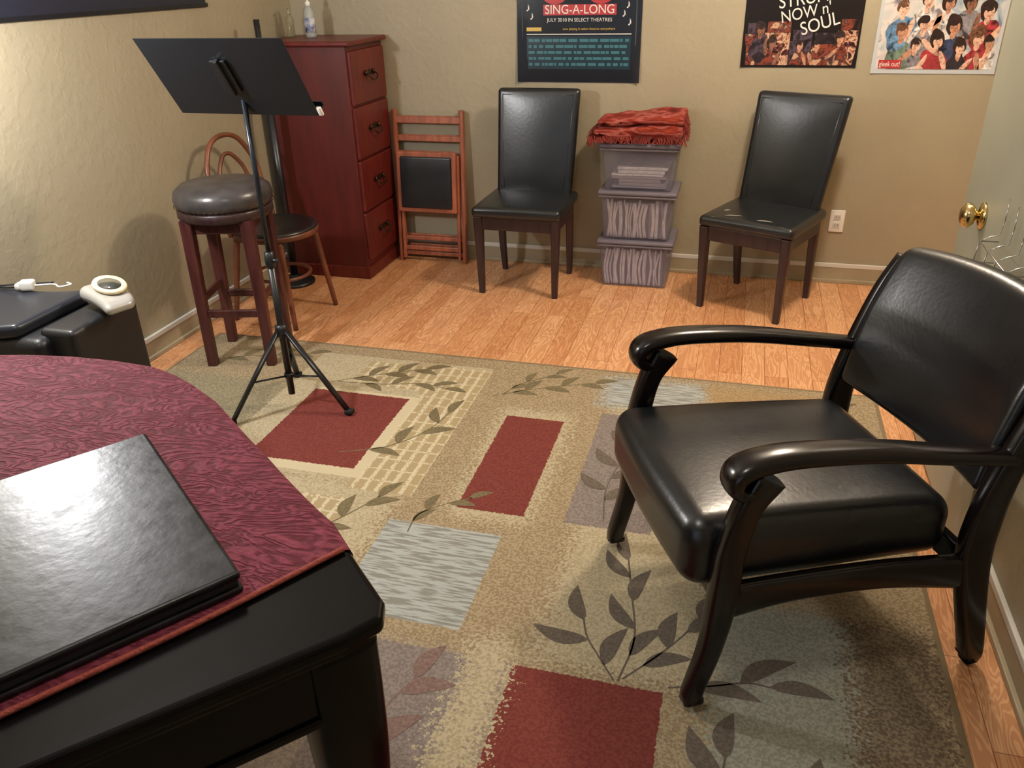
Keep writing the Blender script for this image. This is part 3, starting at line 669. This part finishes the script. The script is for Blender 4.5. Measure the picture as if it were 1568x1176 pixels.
# ------------------------------------------------------------ door leaf, knob, rack, outlet
M_door=mat('door_paint',srgb(148,148,130),.45,var=.05,vscale=4)
dr=empty('door_1',(XR-.050,0,0))
box(dr,'leaf',(0,2.11,.012),(.038,2.875,2.04),M_door,.003)
box(dr,'latch_plate',(.006,2.874,.85),(.032,2.877,.91),M_brass,.0005)
box(dr,'latch_bolt',(.012,2.875,.87),(.026,2.888,.89),M_brass,.002)
K=.870; ky=2.64
lathe(dr,'rosette',[(.001,0),(.040,0),(.038,.008),(.02,.014),(.001,.014)],M_brass,loc=(0,ky,K),rot=(0,-math.pi/2,0),n=32)
lathe(dr,'knob',[(.001,.01),(.013,.012),(.012,.020),(.026,.026),(.037,.038),(.035,.052),(.020,.062),(.001,.064)],M_brass,loc=(0,ky,K),rot=(0,-math.pi/2,0),n=32)
rk=empty('wire_rack',(XR-.056,2.28,0))
for i,z in enumerate((.72,.76,.80,.86)):
    sweep(rk,'wire_%d'%i,[(-.003,.13,z),(-.05,.13,z),(-.05,-.16,z),(-.003,-.16,z)],.0018,M_chrome,n=6,res=1)
for i in range(4):
    y=-.14+i*.09; sweep(rk,'upright_%d'%i,[(-.003,y,.98),(-.004,y,.88),(-.05,y,.86),(-.05,y,.72),(-.003,y,.72)],.0015,M_chrome,n=6,res=2)
ol=empty('wall_outlet',(.52,YB,.335))
rbox(ol,'plate',(0,-.004,0),(.072,.008,.116),.003,M_white,k=2,rk=2)
for s in(-1,1):
    rbox(ol,'socket_%s'%'ab'[s>0],(0,-.009,s*.021),(.034,.004,.028),.0018,mat('socket_face',srgb(205,202,195),.4),k=2,rk=2)
    for t in(-1,1): box(ol,'slot',(t*.007-.0012,-.0118,s*.021-.004),(t*.007+.0012,-.0108,s*.021+.006),mat('slot_dark',srgb(30,30,30),.6),0)

# ------------------------------------------------------------ posters
RW=(math.pi/2,0,0)
ZMIN=[0]
def quadp(parent,name,x0,x1,z0,z1,y,m,rot=0):
    cx,cz=(x0+x1)/2,(z0+z1)/2; w_,h_=(x1-x0)/2,(z1-z0)/2; ca,sa=math.cos(rot),math.sin(rot)
    return obj(parent,name,[(cx+a*w_*ca-b_*h_*sa,y,max(ZMIN[0],cz+a*w_*sa+b_*h_*ca)) for a,b_ in((-1,-1),(1,-1),(1,1),(-1,1))],[(0,1,2,3)],m)
XLIM=[-9,9]
def disc(parent,name,cx,cz,rx,rz,y,m,n=24,rot=0,wob=0):
    ca,sa=math.cos(rot),math.sin(rot); vs=[]; ph=random.random()*6
    for j in range(n):
        a=2*math.pi*j/n; k_=1+wob*math.sin(3*a+ph)+wob*.6*math.sin(5*a+ph*2); u,v=rx*math.cos(a)*k_,rz*math.sin(a)*k_; vs.append((min(XLIM[1],max(XLIM[0],cx+u*ca-v*sa)),y,max(ZMIN[0],cz+u*sa+v*ca)))
    return obj(parent,name,vs,[tuple(range(n))],m)
def sheet(parent,x0,x1,z0,z1,m,curl=.012):
    vs=[];fs=[];n=20
    for i in range(n+1):
        u=i/n; x=x0+(x1-x0)*u; e_=max(0,abs(u-.5)*2-.8)/.2
        for j in range(7):
            v=j/6; z=z0+(z1-z0)*v; vs.append((x,YB-.004-curl*e_**2*max(0,1-v*3),z))
    for i in range(n):
        for j in range(6): a=i*7+j; fs.append((a,a+7,a+8,a+1))
    return obj(parent,'sheet',vs,fs,m,smooth=True)
Yp=YB-.0055
M_pblack=mat('poster_black',srgb(24,26,32),.22)
p1=empty('movie_poster')
sheet(p1,-1.20,-.55,1.01,1.98,M_pblack)
M_red=flat('print_red',172,54,56,.3); M_wt=flat('print_white',225,222,215,.3); M_teal=flat('print_teal',62,112,124,.3); M_yel=flat('print_yellow',205,175,80,.3)
quadp(p1,'border_l',-1.175,-1.170,1.05,1.96,Yp,flat('print_grey',70,72,76)); quadp(p1,'border_r',-.580,-.575,1.05,1.96,Yp,flat('print_grey',70,72,76))
quadp(p1,'banner',-1.06,-.68,1.335,1.385,Yp,M_red); text(p1,'title','SING-A-LONG',.060,(-.87,Yp-.001,1.36),RW,M_wt,sx=.95)
text(p1,'date','JULY 2010 IN SELECT THEATRES',.024,(-.87,Yp-.001,1.312),RW,M_wt)
text(p1,'line','now playing in select theatres everywhere',.016,(-.82,Yp-.001,1.270),RW,M_yel)
quadp(p1,'tag',-1.15,-1.07,1.260,1.278,Yp,M_yel)
quadp(p1,'rule',-1.15,-.60,1.243,1.247,Yp,M_wt)
quadp(p1,'teal_edge',-1.15,-.60,1.075,1.235,Yp+.0005,flat('teal_dark',24,46,56,.3))
for r_ in range(5):
    x=-1.14
    while x<-.63:
        l=random.uniform(.012,.05); quadp(p1,'credits',x,min(x+l,-.61),1.092+r_*.029,1.106+r_*.029,Yp-.0004,M_teal); x+=l+random.choice((.004,.012))
for i,(x,z) in enumerate(((-1.12,1.33),(-1.14,1.37),(-.64,1.34),(-.61,1.30),(-.62,1.38))): text(p1,'note_%d'%i,'♪',.05,(x,Yp-.001,z),RW,M_wt)
for x in(-1.0,-.76):
    disc(p1,'lens_outer',x,1.47,.085,.085,Yp,M_red); disc(p1,'lens_inner',x,1.47,.06,.06,Yp-.0006,M_wt)
quadp(p1,'upper_title',-1.1,-.65,1.58,1.80,Yp,M_red)
def collage(name,cols,sc,dst=1.5):
    if name in MC: return MC[name]
    m=bpy.data.materials.new(name); m.use_nodes=True; t=m.node_tree; p=t.nodes['Principled BSDF']; p.inputs['Roughness'].default_value=.3
    tc=t.nodes.new('ShaderNodeTexCoord'); n=t.nodes.new('ShaderNodeTexNoise'); n.inputs['Scale'].default_value=sc; n.inputs['Detail'].default_value=3; n.inputs['Distortion'].default_value=dst
    r=t.nodes.new('ShaderNodeValToRGB'); r.color_ramp.interpolation='EASE'; cr=r.color_ramp
    while len(cr.elements)<len(cols): cr.elements.new(.5)
    for i,c in enumerate(cols): cr.elements[i].position=.32+.36*i/(len(cols)-1); cr.elements[i].color=srgb(*c)
    t.links.new(tc.outputs['Object'],n.inputs['Vector']); t.links.new(n.outputs[0],r.inputs[0]); t.links.new(r.outputs[0],p.inputs['Base Color']); MC[name]=m; return m
p2=empty('band_poster')
sheet(p2,-.05,.49,1.09,1.86,mat('poster_dark_brown',srgb(26,20,20),.25),.004)
for i,(b_,x,z,s,r_) in enumerate((("STRUMN",.24,1.40,.085,.15),("NOW n'",.23,1.335,.075,.20),("SOUL",.30,1.285,.085,.30))):
    text(p2,'script_%d'%i,b_,s,(x,Yp-.0018,z),(math.pi/2,-r_,0),M_wt,sx=.85)
ZMIN[0]=1.10; XLIM[:]=[-.04,.48]
mc1=collage('collage_warm',[(22,16,16),(70,36,30),(134,62,44),(60,40,42),(190,150,120)],16); mc2=collage('collage_skin',[(40,26,26),(150,96,72),(206,168,140),(96,44,40),(24,20,24)],20); mc3=collage('collage_dark',[(14,12,14),(40,32,36),(80,66,80),(30,24,26)],14)
x=-.04
for i,w_ in enumerate((.09,.12,.10,.11,.10)):
    z1=1.10+random.uniform(.09,.16)
    quadp(p2,'photo_%d'%i,x,min(.48,x+w_),1.10,z1,Yp,(mc1,mc2,mc3)[i%3]); quadp(p2,'photo_b%d'%i,x+.01,min(.48,x+w_),z1+.002,z1+.05,Yp+.0002,(mc3,mc1,mc3)[i%3]); x+=w_+.002
def sk(n,c): return collage(n,[tuple(int(v*.72) for v in c),c,tuple(min(255,int(v*1.12)) for v in c)],60,.5)
skin=sk('print_skin',(214,172,148)); skin2=sk('print_skin_dark',(182,134,108)); skin3=sk('print_skin_deep',(132,92,74)); hair=collage('print_hair',[(28,20,20),(46,32,30),(70,50,42)],70); hair2=collage('print_hair_brown',[(66,42,32),(100,68,50),(130,94,70)],70)
def person(pp,x,z,s,ms_,mh,ml,hairlong=False):
    tl=random.uniform(-.35,.35); w=.07
    disc(pp,'torso',x,z-.085*s,.044*s,.064*s,Yp-.0003-random.random()*.0002,ml,rot=tl*1.4,wob=.10)
    disc(pp,'arm',x+random.choice((-1,1))*.032*s,z-.075*s,.010*s,.042*s,Yp-.0006,ms_,rot=.9*random.uniform(-1,1),wob=.05)
    disc(pp,'hair',x-.002*s,z+.007*s,(.026 if hairlong else .020)*s,(.036 if hairlong else .025)*s,Yp-.0007,mh,rot=tl,wob=w)
    disc(pp,'neck',x,z-.028*s,.009*s,.014*s,Yp-.0008,ms_)
    disc(pp,'face',x+.003*s,z-.004*s,.0165*s,.022*s,Yp-.0010,ms_,rot=tl,wob=.03)
    disc(pp,'fringe',x-.002*s,z+.012*s,.017*s,.009*s,Yp-.0011,mh,rot=tl,wob=.1)
    disc(pp,'mouth',x+.003*s+tl*.012*s,z-.013*s,.005*s,.0016*s,Yp-.0012,flat('print_lip',176,92,84,.3),n=10)
    for t in(-1,1): disc(pp,'eye',x+t*.006*s+.003*s,z+.001*s+t*tl*.006*s,.0026*s,.0013*s,Yp-.0012,hair,n=8)
for x,z,s in((.03,1.26,1.0),(.09,1.20,.9),(.22,1.19,.8),(.30,1.19,.8),(.40,1.22,.9)): person(p2,x,z,s,random.choice((skin2,skin3)),hair,mc1 if s<.95 else mc3,random.random()<.5)
p3=empty('cast_poster')
sheet(p3,.56,1.10,1.065,1.84,mat('poster_pale_blue',srgb(190,196,200),.25),.004)
ZMIN[0]=1.085; XLIM[:]=[.575,1.085]
quadp(p3,'inner_photo',.575,1.085,1.10,1.82,Yp,collage('photo_backdrop',[(110,130,155),(160,172,182),(196,196,192),(214,206,200),(120,116,124)],6))
quadp(p3,'floor_band',.575,1.085,1.085,1.17,Yp-.0001,collage('photo_floor',[(200,190,184),(216,208,202),(176,166,164)],9))
def cl(n,a): return collage(n,[tuple(int(c*.45) for c in a),a,tuple(min(255,int(c*1.2)) for c in a)],26)
L=[cl('p_red',(150,54,58)),cl('p_white',(206,200,196)),cl('p_navy',(58,66,96)),cl('p_green',(100,118,104)),cl('p_grey',(128,124,128)),cl('p_blue',(96,130,162)),cl('p_black',(48,42,48))]
ppl=[(.76,1.38,1.25,skin,hair,L[1],0),(.66,1.35,1.25,skin,hair2,L[5],0),(.85,1.37,1.15,skin2,hair,L[1],1),(.94,1.37,1.2,skin3,hair,L[4],1),(1.02,1.33,1.3,skin,hair,L[0],1),(.67,1.25,1.3,skin2,hair2,L[3],0),(.76,1.28,1.3,skin,hair,L[4],0),(.89,1.27,1.3,skin2,hair,L[2],1),(1.0,1.22,1.3,skin,hair2,L[0],1),(.83,1.21,1.2,skin,hair,L[0],1),(1.05,1.20,1.1,skin2,hair,L[1],0),(.74,1.19,1.1,skin,hair,L[1],0),(.93,1.18,1.1,skin,hair,L[6],1)]
for q in ppl: person(p3,*q[:6],bool(q[6]))
quadp(p3,'caption_box',.590,.690,1.088,1.126,Yp-.0020,M_red); text(p3,'caption','gleek out!',.032,(.640,Yp-.0026,1.107),RW,M_wt,sx=.72)
ZMIN[0]=0
p4=empty('wall_banner')
box(p4,'sheet',(XL+.004,2.2,1.437),(XL+.007,3.68,2.1),mat('banner_navy',srgb(30,34,48),.35),.001)
box(p4,'lower_rail',(XL+.003,2.2,1.425),(XL+.012,3.69,1.442),M_pblack,.002)
for i in range(5): box(p4,'printed_panel_%d'%i,(XL+.0072,2.3+i*.27,1.50),(XL+.0076,2.52+i*.27,2.0),L[(i*2+1)%7],0)

# ------------------------------------------------------------ settle furniture exactly on the rug / floor
bpy.context.view_layer.update()
def settle(e,zt):
    lo=1e9
    for c in e.children_recursive:
        if c.type=='MESH':
            for v in c.data.vertices: lo=min(lo,(c.matrix_world@v.co).z)
    e.location.z+=zt-lo
for e_ in (ac,ms,bs,sc_,tb): settle(e_,.0088)
bpy.context.view_layer.update()

# ------------------------------------------------------------ lights
def light(name,typ,loc,energy,col,size=.1,rot=None,sy=None):
    l=bpy.data.lights.new(name,typ); l.energy=energy; l.color=col
    if typ=='AREA':
        l.size=size
        if sy: l.shape='RECTANGLE'; l.size_y=sy
    else: l.shadow_soft_size=size
    o=bpy.data.objects.new(name,l); o.location=loc
    if rot: o.rotation_euler=rot
    return link(o)
light('ceiling_light','POINT',(.32,3.2,2.34),98,(1,.84,.68),.10)
light('wall_lamp','POINT',(-2.22,1.88,1.52),68,(.98,.98,1),.07)
light('foreground_fill','POINT',(-.5,.7,2.38),26,(1,.93,.84),.15)  # added fill to brighten the foreground, no real fixture here
light('window_daylight','AREA',((WX0+WX1)/2,YF+.02,1.25),88,(.76,.87,1),WX1-WX0-.1,(math.radians(90),0,math.pi),1.7)
wd=bpy.data.worlds.new('world'); SC.world=wd; wd.use_nodes=True
wd.node_tree.nodes['Background'].inputs[0].default_value=(.7,.8,1,1); wd.node_tree.nodes['Background'].inputs[1].default_value=.6

# ------------------------------------------------------------ camera
cam=bpy.data.objects.new('camera',bpy.data.cameras.new('camera')); link(cam)
psi,th,ro=math.radians(15.93),math.radians(27.1),math.radians(-1.42)
R=Matrix.Rotation(psi,4,'Z')@Matrix.Rotation(math.pi/2-th,4,'X')@Matrix.Rotation(ro,4,'Z')
cam.matrix_world=Matrix.Translation((0,0,1.55))@R
cam.data.sensor_width=36; cam.data.lens=1240/1568*36; cam.data.clip_start=.02
SC.camera=cam
